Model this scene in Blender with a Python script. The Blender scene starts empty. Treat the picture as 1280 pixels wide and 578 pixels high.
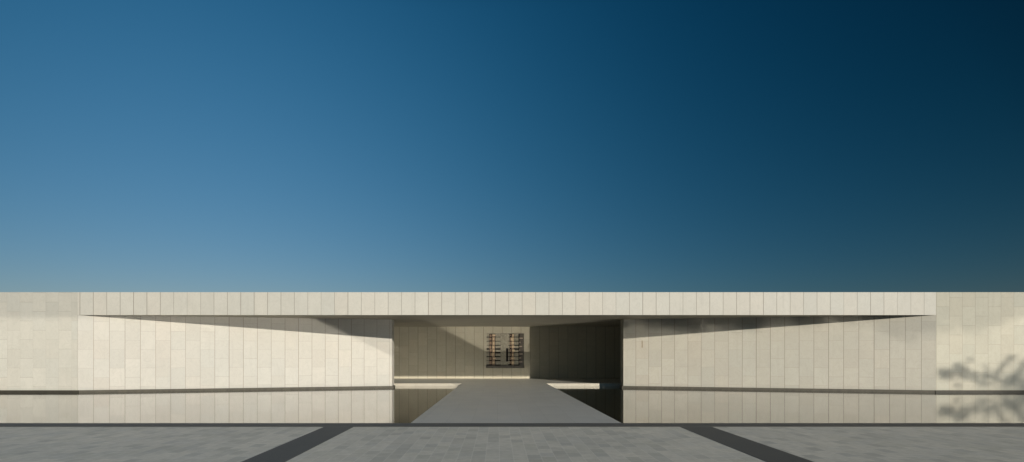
import bpy, bmesh, math, random
from mathutils import Vector, Matrix, noise

R = math.radians
random.seed(7)
scene = bpy.context.scene
C = bpy.context.collection

# ------------------------------------------------------------------ camera
F = 740.0                      # focal length in photo pixels (photo 1280 wide)
cam_d = bpy.data.cameras.new('camera')
cam = bpy.data.objects.new('camera', cam_d)
C.objects.link(cam)
scene.camera = cam
cam.location = (0, 0, 1.6)
cam.rotation_euler = (R(90), 0, 0)
cam_d.sensor_width = 36
cam_d.lens = 36 * F / 1280
cam_d.shift_x = (640 - 622) / 1280
cam_d.shift_y = (442 - 289) / 1280
cam_d.clip_start = 0.05
cam_d.clip_end = 6000

# ------------------------------------------------------------------ sky and sun
SUN_AZ = 28.0                  # degrees to the right of straight behind the camera
SUN_EL = 13.6
S = Vector((math.sin(R(SUN_AZ)) * math.cos(R(SUN_EL)),
            -math.cos(R(SUN_AZ)) * math.cos(R(SUN_EL)), math.sin(R(SUN_EL))))
world = bpy.data.worlds.new('World')
scene.world = world
world.use_nodes = True
nt = world.node_tree
for n in list(nt.nodes):
    nt.nodes.remove(n)


def wn(kind, **kw):
    n = nt.nodes.new(kind)
    for k, v in kw.items():
        setattr(n, k, v)
    return n


sky = wn('ShaderNodeTexSky')
sky.sky_type = 'NISHITA'
sky.sun_disc = False
sky.sun_elevation = R(SUN_EL)
sky.sun_rotation = math.atan2(S.x, S.y)
sky.altitude = 0
sky.air_density = 1.0
sky.dust_density = 0.0
sky.ozone_density = 2.5
# clear-sky light is polarised at right angles to the sun: 1 - P sin^2/(1+cos^2)
geo = wn('ShaderNodeTexCoord')
nrm = wn('ShaderNodeVectorMath', operation='NORMALIZE')
dot = wn('ShaderNodeVectorMath', operation='DOT_PRODUCT')
dot.inputs[1].default_value = S
nt.links.new(geo.outputs['Generated'], nrm.inputs[0])
nt.links.new(nrm.outputs[0], dot.inputs[0])


def wm(op, a, b=None, clamp=False):
    n = wn('ShaderNodeMath', operation=op)
    n.use_clamp = clamp
    for i, v in enumerate((a, b)):
        if v is None:
            continue
        if isinstance(v, (int, float)):
            n.inputs[i].default_value = v
        else:
            nt.links.new(v, n.inputs[i])
    return n.outputs[0]


c2 = wm('POWER', dot.outputs['Value'], 2.0)
pol = wm('DIVIDE', wm('SUBTRACT', 1.0, c2), wm('ADD', 1.0, c2))
trans = wm('SUBTRACT', 1.0, wm('MULTIPLY', pol, 0.88), clamp=True)
# filter response: the polariser and the high sky bite hardest into red
sepd = wn('ShaderNodeSeparateXYZ')
nt.links.new(nrm.outputs[0], sepd.inputs[0])
zc = wm('MINIMUM', wm('MAXIMUM', sepd.outputs[2], 0.0), 0.5)
z2 = wm('MULTIPLY', zc, zc)
COEF = ((0.13, -0.67, 7.37, -2.68, 4.2, -11.0), (-0.68, 2.11, 2.07, -1.56, 2.75, -4.47),
        (-0.60, 1.63, 2.14, -1.165, 2.29, -3.6))
polc = wm('MINIMUM', pol, 0.86)
p2 = wm('MULTIPLY', polc, polc)
zp = wm('MULTIPLY', zc, polc)
BASE = (0.50, 0.92, 1.0)
chan = []
for (a_, b_, c_, d_, e_, f_), b0 in zip(COEF, BASE):
    ex = wm('ADD', wm('ADD', wm('MULTIPLY', zc, b_), wm('MULTIPLY', z2, c_)),
            wm('ADD', wm('MULTIPLY', zp, f_), wm('ADD', wm('MULTIPLY', polc, d_), wm('MULTIPLY', p2, e_))))
    chan.append(wm('MULTIPLY', wm('EXPONENT', wm('ADD', ex, a_)), wm('MULTIPLY', trans, b0)))
cmb = wn('ShaderNodeCombineXYZ')
for k_ in range(3):
    nt.links.new(chan[k_], cmb.inputs[k_])
scl = wn('ShaderNodeVectorMath', operation='MULTIPLY')
nt.links.new(sky.outputs[0], scl.inputs[0])
nt.links.new(cmb.outputs[0], scl.inputs[1])
bg = wn('ShaderNodeBackground')
bg.inputs['Strength'].default_value = 0.09
wo = wn('ShaderNodeOutputWorld')
nt.links.new(scl.outputs[0], bg.inputs['Color'])
nt.links.new(bg.outputs[0], wo.inputs['Surface'])

sun_d = bpy.data.lights.new('sun', 'SUN')
sun_d.energy = 4.3
sun_d.angle = R(0.55)
sun_d.color = (1.0, 0.925, 0.81)
sun = bpy.data.objects.new('sun', sun_d)
C.objects.link(sun)
sun.rotation_euler = (-S).to_track_quat('-Z', 'Y').to_euler()
sun.location = (20, -30, 20)

scene.view_settings.view_transform = 'Standard'
scene.view_settings.look = 'None'
scene.view_settings.exposure = 0.0
scene.view_settings.gamma = 1.0
scene.view_settings.use_curve_mapping = False
cy = scene.cycles
cy.use_denoising = True
cy.caustics_reflective = True
cy.caustics_refractive = False
cy.blur_glossy = 0.0
cy.use_guiding = True
cy.use_surface_guiding = True
cy.surface_guiding_probability = 0.7
cy.guiding_training_samples = 64
cy.max_bounces = 8
cy.diffuse_bounces = 4
cy.glossy_bounces = 5
cy.sample_clamp_indirect = 8.0
cy.use_adaptive_sampling = False

# ------------------------------------------------------------------ dimensions
PX = 28.2                       # photo pixels per metre on the facade plane
Y1 = F / PX                     # facade plane
RI, RB, RL = 1.135, 1.441, 1.20  # depth ratios: inner ends of the wings, back wall, ledge
YI, YB, YL = Y1 * RI, Y1 * RB, Y1 * RL


def X(px, r=1.0):
    return (px - 622) / PX * r


Z_SOF, Z_TOP = 3.302, 4.313
Z_WAT = -0.138
Z_BOT = -0.035
XL, XR = X(97), X(1170)
XLI, XRI = X(490, RI), X(779, RI)


# ------------------------------------------------------------------ node helpers
class NB:
    def __init__(self, name):
        self.m = bpy.data.materials.new(name)
        self.m.use_nodes = True
        self.t = self.m.node_tree
        self.b = self.t.nodes['Principled BSDF']

    def n(self, kind, **kw):
        n = self.t.nodes.new(kind)
        for k, v in kw.items():
            setattr(n, k, v)
        return n

    def put(self, sock, v):
        if v is None:
            return
        if isinstance(v, (int, float, tuple, list)):
            if isinstance(v, (tuple, list)) and len(v) == 3 and sock.type == 'RGBA':
                v = (*v, 1)
            sock.default_value = v
        else:
            self.t.links.new(v, sock)

    def math(self, op, a, b=None, c=None, clamp=False):
        n = self.n('ShaderNodeMath', operation=op)
        n.use_clamp = clamp
        for i, v in enumerate((a, b, c)):
            self.put(n.inputs[i], v)
        return n.outputs[0]

    def mix(self, f, a, b, mode='MIX'):
        n = self.n('ShaderNodeMix', data_type='RGBA', blend_type=mode)
        self.put(n.inputs[0], f)
        self.put(n.inputs[6], a)
        self.put(n.inputs[7], b)
        return n.outputs[2]

    def ramp(self, v, lo, hi, a=0.0, b=1.0):
        n = self.n('ShaderNodeMapRange')
        n.clamp = True
        self.put(n.inputs['Value'], v)
        n.inputs['From Min'].default_value = lo
        n.inputs['From Max'].default_value = hi
        n.inputs['To Min'].default_value = a
        n.inputs['To Max'].default_value = b
        return n.outputs['Result']

    def vec(self, x, y, z=0.0):
        n = self.n('ShaderNodeCombineXYZ')
        self.put(n.inputs[0], x)
        self.put(n.inputs[1], y)
        self.put(n.inputs[2], z)
        return n.outputs[0]

    def noise(self, vec, scale, detail=4, rough=0.55, dist=0.0, out='Fac'):
        n = self.n('ShaderNodeTexNoise')
        self.put(n.inputs['Vector'], vec)
        n.inputs['Scale'].default_value = scale
        n.inputs['Detail'].default_value = detail
        n.inputs['Roughness'].default_value = rough
        n.inputs['Distortion'].default_value = dist
        return n.outputs[out]

    def coord(self):
        tc = self.n('ShaderNodeTexCoord')
        sp = self.n('ShaderNodeSeparateXYZ')
        self.t.links.new(tc.outputs['Object'], sp.inputs[0])
        return tc.outputs['Object'], sp.outputs[0], sp.outputs[1], sp.outputs[2]

    def slabs(self, u, v, w, h, ou=0.0, ov=0.0, ju=0.012, jv=0.01):
        """staggered slabs: columns of width w along u, slabs of length h along v"""
        uu = self.math('DIVIDE', self.math('SUBTRACT', u, ou), w)
        col = self.math('FLOOR', uu)
        par = self.math('FLOORED_MODULO', col, 2.0)
        vv = self.math('ADD', self.math('DIVIDE', self.math('SUBTRACT', v, ov), h),
                       self.math('MULTIPLY', par, 0.5))
        row = self.math('FLOOR', vv)
        fu = self.math('FRACT', uu)
        fv = self.math('FRACT', vv)
        du = self.math('MULTIPLY', self.math('MINIMUM', fu, self.math('SUBTRACT', 1.0, fu)), w)
        dv = self.math('MULTIPLY', self.math('MINIMUM', fv, self.math('SUBTRACT', 1.0, fv)), h)
        mu = self.ramp(du, ju * 0.35, ju * 0.6, 1, 0)
        mv = self.ramp(dv, jv * 0.35, jv * 0.6, 1, 0)
        wnz = self.n('ShaderNodeTexWhiteNoise', noise_dimensions='3D')
        self.t.links.new(self.vec(col, row, 3.3), wnz.inputs['Vector'])
        wcol = self.n('ShaderNodeTexWhiteNoise', noise_dimensions='2D')
        self.t.links.new(self.vec(col, 7.1), wcol.inputs['Vector'])
        return mu, mv, wnz.outputs['Value'], wnz.outputs['Color'], wcol.outputs['Value']


def wall_stone(name, w, h, ou, ov, base=(0.66, 0.60, 0.49), ju=0.022, jv=0.014,
               su=0.6, sv=0.32, vary=0.065, stain=None):
    nb = NB(name)
    P, x, y, z = nb.coord()
    u = nb.math('ADD', x, y)
    mu, mv, rnd, rcol, rc = nb.slabs(u, z, w, h, ou, ov, ju, jv)
    lo = tuple(c * (1 - vary) for c in base)
    hi = tuple(min(1, c * (1 + vary * 0.6)) for c in base)
    col = nb.mix(rnd, lo, hi)
    # some slabs are pinker, some greener
    sep = nb.n('ShaderNodeSeparateColor')
    nb.t.links.new(rcol, sep.inputs[0])
    col = nb.mix(nb.math('MULTIPLY', nb.math('POWER', sep.outputs[1], 3.0), 0.35), col,
                 (base[0] * 1.04, base[1] * 0.97, base[2] * 0.93))
    col = nb.mix(nb.math('MULTIPLY', nb.math('POWER', sep.outputs[2], 3.0), 0.45), col,
                 (base[0] * 0.90, base[1] * 0.95, base[2] * 0.99))
    # veins and clouding that change from slab to slab
    off = nb.n('ShaderNodeVectorMath', operation='MULTIPLY_ADD')
    nb.t.links.new(rcol, off.inputs[0])
    off.inputs[1].default_value = (9, 9, 9)
    nb.t.links.new(nb.vec(u, nb.math('MULTIPLY', z, 0.8), 0.0), off.inputs[2])
    cloud = nb.noise(off.outputs[0], 1.7, 5, 0.6, 0.8)
    col = nb.mix(nb.ramp(cloud, 0.35, 0.7, 0, 0.34), col, tuple(c * 0.82 for c in base))
    vein = nb.noise(off.outputs[0], 2.6, 6, 0.62, 1.9)
    vm = nb.ramp(nb.math('ABSOLUTE', nb.math('SUBTRACT', vein, 0.5)), 0.0, 0.035, 0.22, 0)
    col = nb.mix(vm, col, tuple(c * 0.62 for c in base))
    fine = nb.noise(P, 38, 3, 0.7)
    col = nb.mix(nb.ramp(fine, 0.3, 0.75, 0, 0.14), col, tuple(c * 0.7 for c in base))
    # weathering: soft large patches and faint runs
    big = nb.noise(P, 0.22, 4, 0.55)
    col = nb.mix(nb.ramp(big, 0.4, 0.68, 0, 0.20), col, (base[0] * 0.82, base[1] * 0.86, base[2] * 0.86))
    runs = nb.noise(nb.vec(nb.math('MULTIPLY', u, 5.0), nb.math('MULTIPLY', z, 0.35), 0), 1.0, 4, 0.6)
    col = nb.mix(nb.ramp(runs, 0.56, 0.8, 0, 0.36), col, tuple(c * 0.72 for c in base))
    # splash line just above the water
    spl = nb.math('ADD', z, nb.math('MULTIPLY', big, 0.10))
    col = nb.mix(nb.ramp(spl, 0.0, 0.13, 0.30, 0), col, tuple(c * 0.6 for c in base))
    # joints, varied in strength from column to column
    ju_s = nb.math('MULTIPLY', mu, nb.math('MULTIPLY_ADD', rc, su * 0.85, su * 0.35))
    jv_s = nb.math('MULTIPLY', mv, nb.math('MULTIPLY_ADD', sep.outputs[0], sv * 1.2, sv * 0.3))
    col = nb.mix(nb.math('MAXIMUM', ju_s, jv_s), col, (0.16, 0.14, 0.11))
    if stain:
        sx, sz, sw, sh = stain
        a = nb.math('ABSOLUTE', nb.math('DIVIDE', nb.math('SUBTRACT', u, sx), sw))
        b = nb.math('ABSOLUTE', nb.math('DIVIDE', nb.math('SUBTRACT', z, sz), sh))
        d = nb.math('ADD', nb.math('MAXIMUM', a, b), nb.math('MULTIPLY', nb.noise(P, 9, 3), 0.7))
        col = nb.mix(nb.ramp(d, 0.9, 1.4, 0.75, 0), col, (0.20, 0.15, 0.09))
    nb.put(nb.b.inputs['Base Color'], col)
    nb.b.inputs['Roughness'].default_value = 0.62
    nb.b.inputs['Specular IOR Level'].default_value = 0.3
    bp = nb.n('ShaderNodeBump')
    bp.inputs['Strength'].default_value = 0.35
    bp.inputs['Distance'].default_value = 0.01
    hgt = nb.math('SUBTRACT', nb.math('ADD', nb.math('MULTIPLY', fine, 0.12), nb.math('MULTIPLY', rnd, 0.3)),
                  nb.math('MULTIPLY', nb.math('MAXIMUM', mu, mv), 0.8))
    nb.put(bp.inputs['Height'], hgt)
    nb.t.links.new(bp.outputs[0], nb.b.inputs['Normal'])
    return nb.m


def plain(name, col, rough=0.6, metal=0.0, vary=0.25, scale=6.0):
    nb = NB(name)
    P, x, y, z = nb.coord()
    f = nb.noise(P, scale, 5, 0.6)
    c = nb.mix(nb.ramp(f, 0.3, 0.72), tuple(v * (1 - vary) for v in col), tuple(v * (1 + vary * 0.6) for v in col))
    nb.put(nb.b.inputs['Base Color'], c)
    nb.b.inputs['Roughness'].default_value = rough
    nb.b.inputs['Metallic'].default_value = metal
    return nb.m


def paving_mat():
    nb = NB('paving_stone')
    P, x, y, z = nb.coord()
    mu, mv, rnd, rcol, rc = nb.slabs(x, y, 0.215, 0.37, 0.03, 0.1, 0.016, 0.024)
    sep = nb.n('ShaderNodeSeparateColor')
    nb.t.links.new(rcol, sep.inputs[0])
    col = nb.mix(nb.math('POWER', rnd, 2.8), (0.76, 0.71, 0.59), (0.50, 0.475, 0.395))
    col = nb.mix(nb.math('MULTIPLY', nb.math('POWER', sep.outputs[1], 3.0), 0.6), col, (0.54, 0.52, 0.41))
    col = nb.mix(nb.math('MULTIPLY', nb.math('POWER', sep.outputs[2], 3.0), 0.4), col, (0.52, 0.52, 0.48))
    n1 = nb.noise(P, 7, 5, 0.65)
    col = nb.mix(nb.ramp(n1, 0.35, 0.7, 0, 0.42), col, (0.43, 0.415, 0.35))
    n2 = nb.noise(P, 0.5, 4, 0.6)
    col = nb.mix(nb.ramp(n2, 0.4, 0.7, 0, 0.3), col, (0.47, 0.46, 0.41))
    n3 = nb.noise(P, 70, 2, 0.7)
    col = nb.mix(nb.ramp(n3, 0.35, 0.7, 0, 0.22), col, (0.32, 0.32, 0.30))
    col = nb.mix(nb.math('MULTIPLY', nb.math('MAXIMUM', mu, mv), 0.34), col, (0.80, 0.77, 0.68))
    nb.put(nb.b.inputs['Base Color'], col)
    nb.put(nb.b.inputs['Roughness'], nb.ramp(n1, 0.3, 0.7, 0.42, 0.58))
    nb.b.inputs['Specular IOR Level'].default_value = 0.4
    bp = nb.n('ShaderNodeBump')
    bp.inputs['Strength'].default_value = 0.25
    bp.inputs['Distance'].default_value = 0.006
    nb.put(bp.inputs['Height'], nb.math('ADD', n1, nb.math('MULTIPLY', n3, 0.5)))
    nb.t.links.new(bp.outputs[0], nb.b.inputs['Normal'])
    return nb.m


def dark_granite():
    nb = NB('dark_granite')
    P, x, y, z = nb.coord()
    n1 = nb.noise(P, 45, 3, 0.7)
    n2 = nb.noise(P, 1.2, 4, 0.6)
    col = nb.mix(nb.ramp(n1, 0.3, 0.7), (0.07, 0.067, 0.055), (0.115, 0.110, 0.092))
    col = nb.mix(nb.ramp(n2, 0.4, 0.7, 0, 0.35), col, (0.07, 0.067, 0.058))
    jy = nb.math('FRACT', nb.math('DIVIDE', nb.math('ADD', x, y), 0.9))
    jm = nb.ramp(nb.math('MINIMUM', jy, nb.math('SUBTRACT', 1.0, jy)), 0.004, 0.008, 0.5, 0)
    col = nb.mix(jm, col, (0.03, 0.03, 0.028))
    nb.put(nb.b.inputs['Base Color'], col)
    nb.b.inputs['Roughness'].default_value = 0.6
    return nb.m


def causeway_mat():
    nb = NB('honed_granite')
    P, x, y, z = nb.coord()
    mu, mv, rnd, rcol, rc = nb.slabs(x, y, 0.6, 1.2, 0.0, 0.0, 0.009, 0.009)
    col = nb.mix(rnd, (0.47, 0.46, 0.41), (0.51, 0.50, 0.45))
    n1 = nb.noise(P, 1.1, 5, 0.6)
    col = nb.mix(nb.ramp(n1, 0.35, 0.7, 0, 0.4), col, (0.43, 0.445, 0.435))
    n3 = nb.noise(P, 60, 2, 0.7)
    col = nb.mix(nb.ramp(n3, 0.35, 0.7, 0, 0.25), col, (0.35, 0.35, 0.33))
    col = nb.mix(nb.math('MULTIPLY', nb.math('MAXIMUM', mu, mv), 0.3), col, (0.15, 0.15, 0.14))
    nb.put(nb.b.inputs['Base Color'], col)
    nb.put(nb.b.inputs['Roughness'], nb.ramp(n1, 0.3, 0.7, 0.32, 0.38))
    return nb.m


def water_mat():
    nb = NB('still_water')
    P, x, y, z = nb.coord()
    nb.b.inputs['Base Color'].default_value = (0.010, 0.012, 0.009, 1)
    nb.b.inputs['Roughness'].default_value = 0.05
    nb.b.inputs['Coat Weight'].default_value = 0.5
    nb.b.inputs['Coat IOR'].default_value = 1.333
    nb.b.inputs['Coat Roughness'].default_value = 0.05
    nb.b.inputs['IOR'].default_value = 1.333
    bp = nb.n('ShaderNodeBump')
    bp.inputs['Strength'].default_value = 0.02
    bp.inputs['Distance'].default_value = 0.01
    nb.put(bp.inputs['Height'], nb.noise(P, 1.4, 2, 0.5))
    nb.t.links.new(bp.outputs[0], nb.b.inputs['Normal'])
    return nb.m


def leaf_mat():
    nb = NB('leaf')
    oi = nb.n('ShaderNodeNewGeometry')
    col = nb.mix(oi.outputs['Random Per Island'], (0.035, 0.065, 0.02), (0.09, 0.12, 0.04))
    nb.put(nb.b.inputs['Base Color'], col)
    nb.b.inputs['Roughness'].default_value = 0.5
    return nb.m


def grass_ground():
    nb = NB('dry_ground')
    P, x, y, z = nb.coord()
    n = nb.noise(P, 0.6, 6, 0.65)
    col = nb.mix(nb.ramp(n, 0.35, 0.7), (0.07, 0.085, 0.035), (0.15, 0.14, 0.075))
    nb.put(nb.b.inputs['Base Color'], col)
    nb.b.inputs['Roughness'].default_value = 0.9
    return nb.m


M = {}
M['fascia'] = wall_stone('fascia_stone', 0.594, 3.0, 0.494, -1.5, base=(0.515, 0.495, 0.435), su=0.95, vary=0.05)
M['outer'] = wall_stone('outer_stone_dimmed', 0.572, 0.834, 0.02, 0.33, base=(0.415, 0.397, 0.322), su=0.45, sv=0.36)  # right end stone, base darkened to carry lens falloff
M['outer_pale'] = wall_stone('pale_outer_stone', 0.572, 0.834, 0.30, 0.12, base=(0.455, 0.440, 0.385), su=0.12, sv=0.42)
M['wing'] = wall_stone('wing_stone', 0.62, 0.834, 0.0, 0.10, base=(0.455, 0.436, 0.388), su=0.75)
M['wing_r'] = wall_stone('wing_stone_dimmed_stained', 0.62, 0.834, 0.0, 0.10, base=(0.405, 0.385, 0.325), su=0.95,  # base darker than the left wing: lens falloff put into the colour
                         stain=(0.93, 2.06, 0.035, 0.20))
M['back'] = wall_stone('back_stone', 0.598, 0.834, 0.30, 0.0, base=(0.50, 0.462, 0.355), su=1.0, sv=0.3)
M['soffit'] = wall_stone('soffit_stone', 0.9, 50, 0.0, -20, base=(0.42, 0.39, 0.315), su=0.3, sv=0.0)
M['ledge'] = wall_stone('ledge_stone', 0.9, 50, 0.1, -20, base=(0.47, 0.435, 0.355), su=0.4, sv=0.0)
M['paving'] = paving_mat()
M['granite'] = dark_granite()
M['causeway'] = causeway_mat()
M['water'] = water_mat()
M['plinth'] = plain('plinth_stone', (0.062, 0.056, 0.040), 0.7)
M['plinth_dark'] = plain('plinth_stone_dark', (0.03, 0.027, 0.018), 0.7)
M['timber'] = plain('timber', (0.74, 0.585, 0.37), 0.55, vary=0.3, scale=12)
M['timber_red'] = plain('red_timber', (0.36, 0.245, 0.17), 0.55, vary=0.3, scale=12)
M['inlay'] = plain('inlay', (0.42, 0.34, 0.27), 0.6, vary=0.5, scale=14)
M['lattice'] = plain('lattice_stone', (0.40, 0.37, 0.29), 0.7, vary=0.35, scale=9)
M['dark_brown'] = plain('dark_brown', (0.11, 0.095, 0.075), 0.45, metal=0.3, vary=0.3)
M['dark'] = plain('dark_interior', (0.012, 0.011, 0.010), 0.8)
M['leaf'] = leaf_mat()
M['bark'] = plain('bark', (0.12, 0.09, 0.065), 0.9, vary=0.5, scale=20)
M['ground'] = grass_ground()


# ------------------------------------------------------------------ mesh helpers
def link(name, bm, mat, parent=None, loc=(0, 0, 0), rotz=0.0, smooth=False):
    me = bpy.data.meshes.new(name)
    bmesh.ops.recalc_face_normals(bm, faces=bm.faces[:])
    bm.to_mesh(me)
    bm.free()
    me.materials.append(mat)
    if smooth:
        for p in me.polygons:
            p.use_smooth = True
    o = bpy.data.objects.new(name, me)
    C.objects.link(o)
    if parent:
        o.parent = parent
    o.location = loc
    o.rotation_euler = (0, 0, rotz)
    return o


def add_box(bm, x0, x1, y0, y1, z0, z1):
    vs = [bm.verts.new((x, y, z)) for z in (z0, z1) for x, y in ((x0, y0), (x1, y0), (x1, y1), (x0, y1))]
    for f in ((0, 1, 2, 3), (4, 5, 6, 7), (0, 1, 5, 4), (1, 2, 6, 5), (2, 3, 7, 6), (3, 0, 4, 7)):
        bm.faces.new([vs[i] for i in f])


def box(*a, bevel=0.0):
    bm = bmesh.new()
    add_box(bm, *a)
    if bevel:
        bmesh.ops.bevel(bm, geom=bm.edges[:], offset=bevel, segments=2, affect='EDGES', profile=0.6)
    return bm


def prism(pts, z0, z1):
    bm = bmesh.new()
    lo = [bm.verts.new((x, y, z0)) for x, y in pts]
    hi = [bm.verts.new((x, y, z1)) for x, y in pts]
    bm.faces.new(lo)
    bm.faces.new(hi)
    n = len(pts)
    for i in range(n):
        bm.faces.new((lo[i], lo[(i + 1) % n], hi[(i + 1) % n], hi[i]))
    return bm


def structure(o):
    o['kind'] = 'structure'
    return o


def empty(name, loc, label, cat, group=None):
    o = bpy.data.objects.new(name, None)
    C.objects.link(o)
    o.location = loc
    o['label'] = label
    o['category'] = cat
    if group:
        o['group'] = group
    return o


# ------------------------------------------------------------------ ground, plaza, pool, causeway
Y_K0, Y_K1 = 1.6 * F / 92.0, 1.6 * F / 87.4      # kerb near and far edge
structure(link('ground', box(-1500, 1500, -1500, 1500, -0.9, -0.5), M['ground']))
structure(link('plaza_paving', box(-70, 70, -60, Y_K0, -0.6, 0.0), M['paving']))
structure(link('paving_band', box(-3.775, -3.13, -60, Y_K0, -0.02, 0.004), M['granite']))
structure(link('paving_band', box(3.965, 4.66, -60, Y_K0, -0.02, 0.004), M['granite']))
structure(link('pool_kerb', box(-70, 70, Y_K0, Y_K1, -0.6, 0.006, bevel=0.004), M['granite']))
structure(link('pool_water', box(-70, 70, Y_K1, YL + 0.01, -0.45, Z_WAT), M['water']))
cz = link('causeway', prism([(-2.0, Y_K1), (2.85, Y_K1), (2.60, YL), (-1.90, YL)], -0.44, 0.0), M['causeway'])
structure(cz)
bm = box(-11, 11, YL + 0.12, YB + 0.3, -0.6, -0.001)
add_box(bm, -1.90, 2.60, YL - 0.001, YL + 0.121, -0.5, -0.0005)
structure(link('porch_floor', bm, M['causeway']))

# ------------------------------------------------------------------ the building
bx0 = Vector((X(633), Y1, 0))
bld = empty('museum_building', bx0,
            'long low pale stone museum with flat roof and a recessed central entrance behind the pool', 'building')


def part(name, bm, mat, parent=None, org=(0, 0, 0), rotz=0.0):
    """org in world coordinates"""
    return link(name, bm, mat, parent or bld, Vector(org) - (bx0 if parent is None else Vector((0, 0, 0))), rotz)


DEEP = 15.0
# outer walls, flush with the roof edge
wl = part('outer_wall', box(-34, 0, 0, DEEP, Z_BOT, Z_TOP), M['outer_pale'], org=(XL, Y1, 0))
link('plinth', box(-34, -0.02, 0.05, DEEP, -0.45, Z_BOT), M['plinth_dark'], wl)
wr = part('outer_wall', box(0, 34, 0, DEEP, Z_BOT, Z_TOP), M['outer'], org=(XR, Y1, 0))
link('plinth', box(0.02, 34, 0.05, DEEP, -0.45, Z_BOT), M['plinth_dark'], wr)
wl['label'] = 'pale left end wall with faint stone joints'
wr['label'] = 'right end wall dappled by tree shade'


# wing walls
def wing(outer, inner, mat, label, mirror):
    a = Vector((outer, Y1 + 0.003))
    b = Vector((inner, YI))
    T = 0.62
    if mirror:     # right wing: local origin at the inner end, local x runs outwards
        o, d = b, (a - b)
    else:
        o, d = a, (b - a)
    ang = math.atan2(d.y, d.x)
    rot = Matrix.Rotation(-ang, 2)
    pts = [a, b, Vector((b.x, b.y + T)), Vector((a.x, a.y + T))]
    loc = [rot @ (p - o) for p in pts]
    w = part('wing_wall', prism([tuple(p) for p in loc], Z_BOT, Z_SOF + 0.02), mat, org=(o.x, o.y, 0), rotz=ang)
    w['label'] = label
    # base course standing a little proud of the wall
    k = 0.035
    sx = 1 if inner > outer else -1
    nrm_ = Vector((sx * abs(b.y - a.y), -abs(b.x - a.x))).normalized()
    pp = [a + Vector((sx * 0.05, 0)), b + nrm_ * k + Vector((sx * 0.06, 0)), Vector((b.x + sx * 0.06, b.y + T - 0.02)),
          Vector((a.x + sx * 0.05, a.y + T - 0.02))]
    lp = [rot @ (p - o) for p in pp]
    link('plinth', prism([tuple(p) for p in lp], -0.45, Z_BOT - 0.002), M['plinth'], w)
    return w


wing(XL, XLI, M['wing'], 'left splayed wall running in to the entrance', False)
wing(XR, XRI, M['wing_r'], 'right splayed wall with a small rusty stain near the entrance', True)

# roof: deep edge band in front, slab behind
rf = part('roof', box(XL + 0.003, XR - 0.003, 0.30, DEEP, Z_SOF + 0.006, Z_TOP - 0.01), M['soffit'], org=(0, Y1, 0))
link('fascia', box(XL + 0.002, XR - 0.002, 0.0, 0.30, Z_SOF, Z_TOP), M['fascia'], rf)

# back wall of the porch with the opening for the screen
wx0, wx1 = X(608, RB), X(655, RB)
wz0, wz1 = 1.6 - 18 / (PX / RB), 1.6 + 25 / (PX / RB)
bm = bmesh.new()
add_box(bm, -10.5, wx0, 0, 0.5, -0.1, Z_SOF + 0.02)
add_box(bm, wx1, 10.5, 0, 0.5, -0.1, Z_SOF + 0.02)
add_box(bm, wx0, wx1, 0, 0.5, -0.1, wz0)
add_box(bm, wx0, wx1, 0, 0.5, wz1, Z_SOF + 0.02)
bw = part('entrance_wall', bm, M['back'], org=(0, YB, 0))
for xx, sd in ((-10.5, 0), (10.5, 1)):
    part('side_wall', box(-0.25, 0.25, YI + 0.6, YB + 0.5, -0.4, Z_SOF + 0.02), M['back'], org=(xx, 0, 0))

# low lit riser at the back edge of the pool, either side of the causeway
for a, b, t in ((-10.3, -1.90, 'left'), (2.60, 10.3, 'right')):
    s_ = structure(link('pool_ledge', box(a, b, YL, YL + 0.12, -0.5, 0.003), M['ledge']))

# carved screen window
ww, wh = wx1 - wx0, wz1 - wz0
win = link('screen_window', box(0, ww, 0.40, 0.48, 0, wh), M['dark'], bld, Vector((wx0, YB, wz0)) - bx0)
win['label'] = 'square carved screen of orange timber and grey stone'
bm = bmesh.new()
add_box(bm, -0.02, ww + 0.02, -0.05, 0.40, -0.02, 0.15)
link('sill', bm, M['dark_brown'], win)
bm = bmesh.new()
add_box(bm, ww * 0.885, ww + 0.0, -0.02, 0.39, 0.15, wh)  # dark block along the right side of the opening
link('right_strip', bm, M['dark_brown'], win)


def U(cx):
    return (cx - 85) / 445 * ww


def V(cy_):
    return wh - (cy_ - 62) / 415 * wh


rows = [105, 155, 205, 250, 295, 343, 390]
edges = [66] + rows + [438]
wr_ = random.Random(5)
SLOTS = (((86, 118), (4, 2, .6, 9, .6, 4, .6)), ((192, 252), (2.5, 2.5, 4, 8, 8, 6, 6)), ((416, 466), (3, 3, 5, 8, 3, 1.5, 1.5)))
for (xa, xb), gaps in SLOTS:
    gp = (0,) + tuple(g_ + 1.6 for g_ in gaps) + (0,)
    bm = bmesh.new()
    for i in range(len(edges) - 1):
        add_box(bm, U(xa), U(xb), 0.12, 0.30, max(V(edges[i + 1] - gp[i + 1]), 0.152), V(edges[i] + gp[i]))
    link('slotted_panel', bm, M['lattice'], win)
bm = bmesh.new()
for i in range(len(edges) - 1):
    za, zb = max(V(edges[i + 1] - 3.2), 0.152), V(edges[i] + 3.2)
    for (xa, xb) in ((253, 279), (287, 318), (344, 359)):
        add_box(bm, U(xa), U(xb), 0.08 if xa == 285 else 0.11, 0.30, za, zb)
add_box(bm, U(318.2), U(343.8), 0.10, 0.295, V(240), V(66))
add_box(bm, U(318.2), U(343.8), 0.10, 0.295, 0.152, V(402))
add_box(bm, U(253.5), U(317.8), 0.16, 0.31, 0.153, V(67))
link('centre_panel', bm, M['lattice'], win)
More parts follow.
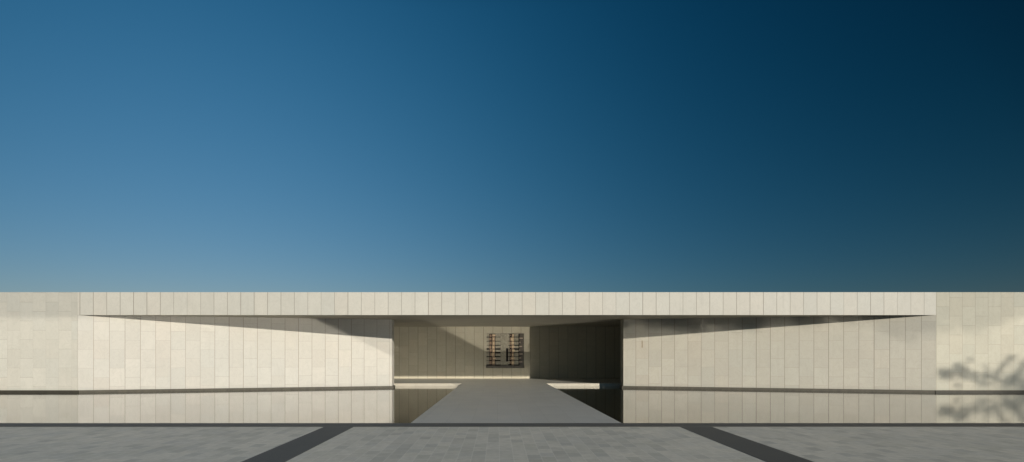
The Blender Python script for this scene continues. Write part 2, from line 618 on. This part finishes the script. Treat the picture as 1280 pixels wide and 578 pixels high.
for (xa, xb) in ((148, 190), (380, 416)):
    bm = bmesh.new()
    for i in range(len(edges) - 1):
        add_box(bm, U(xa + wr_.uniform(-3, 13)), U(xb + wr_.uniform(-10, 5)), 0.02 + wr_.uniform(0, .03), 0.20,
                max(V(edges[i + 1] - wr_.uniform(5, 15)), 0.152), V(edges[i] + wr_.uniform(5, 11)))
    link('timber_post', bm, M['timber'], win)
    link('post_core', box(U(xa) + 0.03, U(xb) - 0.03, 0.12, 0.26, 0.153, V(70)), M['timber_red'], win)
for (xa, xb) in ((119, 147), (360, 379)):
    bm = bmesh.new()
    for i in range(len(edges) - 1):
        add_box(bm, U(xa + wr_.uniform(0, 6)), U(xb + wr_.uniform(-4, 0)), 0.08, 0.25, max(V(edges[i + 1] - wr_.uniform(3, 14)), 0.152),
                V(edges[i] + wr_.uniform(3, 9)))
    link('red_post', bm, M['timber_red'], win)
for i in range(1, len(edges) - 1):
    w_ = (46, 20, 38, 14, 44, 26, 40)[i - 1]
    link('strip_inlay', box(U(470), U(470 + w_), -0.035, -0.019, V(edges[i] + 22), V(edges[i] + 8)),
         M['inlay'], win)


# ------------------------------------------------------------------ tree shading the right end wall, and added shrubs that block pool glare
def blob_leaves(bm, centre, rad, count, size, rng, squash=0.7):
    for _ in range(count):
        d = Vector((rng.gauss(0, 1), rng.gauss(0, 1), rng.gauss(0, 1))).normalized() * (rng.random() ** 0.45) * rad
        d.z *= squash
        p = centre + d
        s = size * rng.uniform(0.6, 1.3)
        q = Matrix.Rotation(rng.uniform(0, 6.28), 3, 'Z') @ Matrix.Rotation(rng.uniform(-1.1, 1.1), 3, 'X')
        vs = [bm.verts.new(p + q @ Vector(v)) for v in ((-s * .35, 0, 0), (0, -s * .8, 0), (s * .35, 0, 0), (0, s * .8, 0))]
        bm.faces.new(vs)


def limb(bm, a, b, ra, rb, seg=7):
    d = (b - a).normalized()
    s = d.orthogonal().normalized()
    t = d.cross(s)
    r0 = [bm.verts.new(a + (s * math.cos(i * 6.283 / seg) + t * math.sin(i * 6.283 / seg)) * ra) for i in range(seg)]
    r1 = [bm.verts.new(b + (s * math.cos(i * 6.283 / seg) + t * math.sin(i * 6.283 / seg)) * rb) for i in range(seg)]
    for i in range(seg):
        bm.faces.new((r0[i], r0[(i + 1) % seg], r1[(i + 1) % seg], r1[i]))
    bm.faces.new(r1)
    bm.faces.new(r0)


TD = 24.0       # the tree stands this far in front of the wall, towards the sun
k_h = math.tan(R(SUN_EL)) / math.cos(R(SUN_AZ))


def from_wall(wx, wz, d=TD):
    """the point d metres in front of the facade whose shadow lands at (wx, wz)"""
    return Vector((wx + math.tan(R(SUN_AZ)) * d, Y1 - d, wz + k_h * d))


tree_base = from_wall(27.0, 0)
tree_base.z = 0
tree = empty('leafy_tree', tree_base, 'spreading leafy tree standing right of the plaza, shading the end wall', 'tree')
rng = random.Random(3)
bm = bmesh.new()
bc = bmesh.new()
top = Vector((0, 0, 6.0))
limb(bm, Vector((0, 0, 0)), Vector((0.1, 0, 3.0)), 0.24, 0.18)
limb(bm, Vector((0.1, 0, 3.0)), top, 0.18, 0.13)
# (shadow x on wall, shadow z, clump radius, leaves, depth jitter)
clumps = [(19.72, .70, .22, 230), (19.98, .66, .24, 260), (20.50, .88, .28, 330), (20.72, .72, .22, 200), (21.10, .61, .20, 130),
          (20.90, 1.32, .10, 26), (20.25, 1.10, .12, 34), (20.40, .22, .16, 70), (21.45, .30, .24, 150), (21.73, .70, .19, 130),
          (21.62, 1.02, .10, 26), (22.02, .48, .15, 80), (22.15, .70, .13, 70), (22.30, .94, .13, 75), (22.48, 1.15, .12, 65),
          (22.68, 1.36, .13, 65), (22.90, 1.46, .10, 36), (22.60, .34, .19, 120), (22.90, .50, .22, 160), (23.12, .76, .18, 120),
          (23.32, 1.02, .18, 110), (23.6, 1.25, .2, 110), (23.5, .45, .25, 150), (24.0, .7, .3, 200), (24.2, 1.3, .25, 130),
          (24.8, .6, .4, 260), (25.1, 1.0, .3, 170),
          (25.5, 1.25, .3, 160), (25.9, 1.5, .26, 130), (25.4, .5, .4, 220), (26.2, .9, .5, 300), (26.9, 1.5, .5, 300),
          (27.5, .8, .5, 280), (28.2, 1.3, .5, 260),
          (23.0, -.7, .4, 160), (24.4, -.5, .6, 240), (26.0, -.4, .7, 300), (28, -.3, .6, 260), (25, -1.2, .6, 240), (27, -1.3, .6, 240)]
for (cxw, czw, rd, cnt) in clumps:
    d = TD + rng.uniform(-1.2, 1.2)
    p = from_wall(cxw, czw, d) - tree_base
    mid = top.lerp(p, 0.5) + Vector((rng.uniform(-.2, .2), rng.uniform(-.2, .2), -0.25))
    limb(bm, top.lerp(Vector((0, 0, 4.6)), rng.random()), mid, 0.05, 0.028, 5)
    limb(bm, mid, p, 0.028, 0.008, 5)
    blob_leaves(bc, p, rd * 1.3, int(cnt * 0.95), 0.07, rng, 1.05)
link('trunk', bm, M['bark'], tree, smooth=True)
link('crown', bc, M['leaf'], tree)


def shrub(loc, w, h, rng, label):
    t = empty('added_shrub', loc, label, 'shrub', 'added light-blocking shrubs beside the plaza')
    bm = bmesh.new()
    for i in range(5):
        limb(bm, Vector((0, 0, 0)), Vector((rng.uniform(-w, w) * .7, rng.uniform(-.5, .5), h * rng.uniform(.5, .9))), .03, .01, 5)
    link('stem', bm, M['bark'], t)
    bm = bmesh.new()
    for i in range(14):
        blob_leaves(bm, Vector((rng.uniform(-w, w), rng.uniform(-.55, .55), rng.uniform(.3, h - .35))), .62, 170, .13, rng, .8)
    link('foliage', bm, M['leaf'], t)


ORD = ('first', 'second', 'third', 'fourth', 'fifth', 'sixth', 'last')
for sx_ in range(7):  # unseen row added to keep pool-reflected sun off the right wing
    shrub(Vector((17.5 + sx_ * 2.1, 9.6 + 0.25 * math.sin(sx_ * 2.0), 0)), 1.2, 2.55 - 0.1 * sx_ + 0.08 * math.cos(sx_ * 3.1), rng,
          ORD[sx_] + ' added unseen shrub blocking pool glare, in the row right of the plaza, counted from the paving')
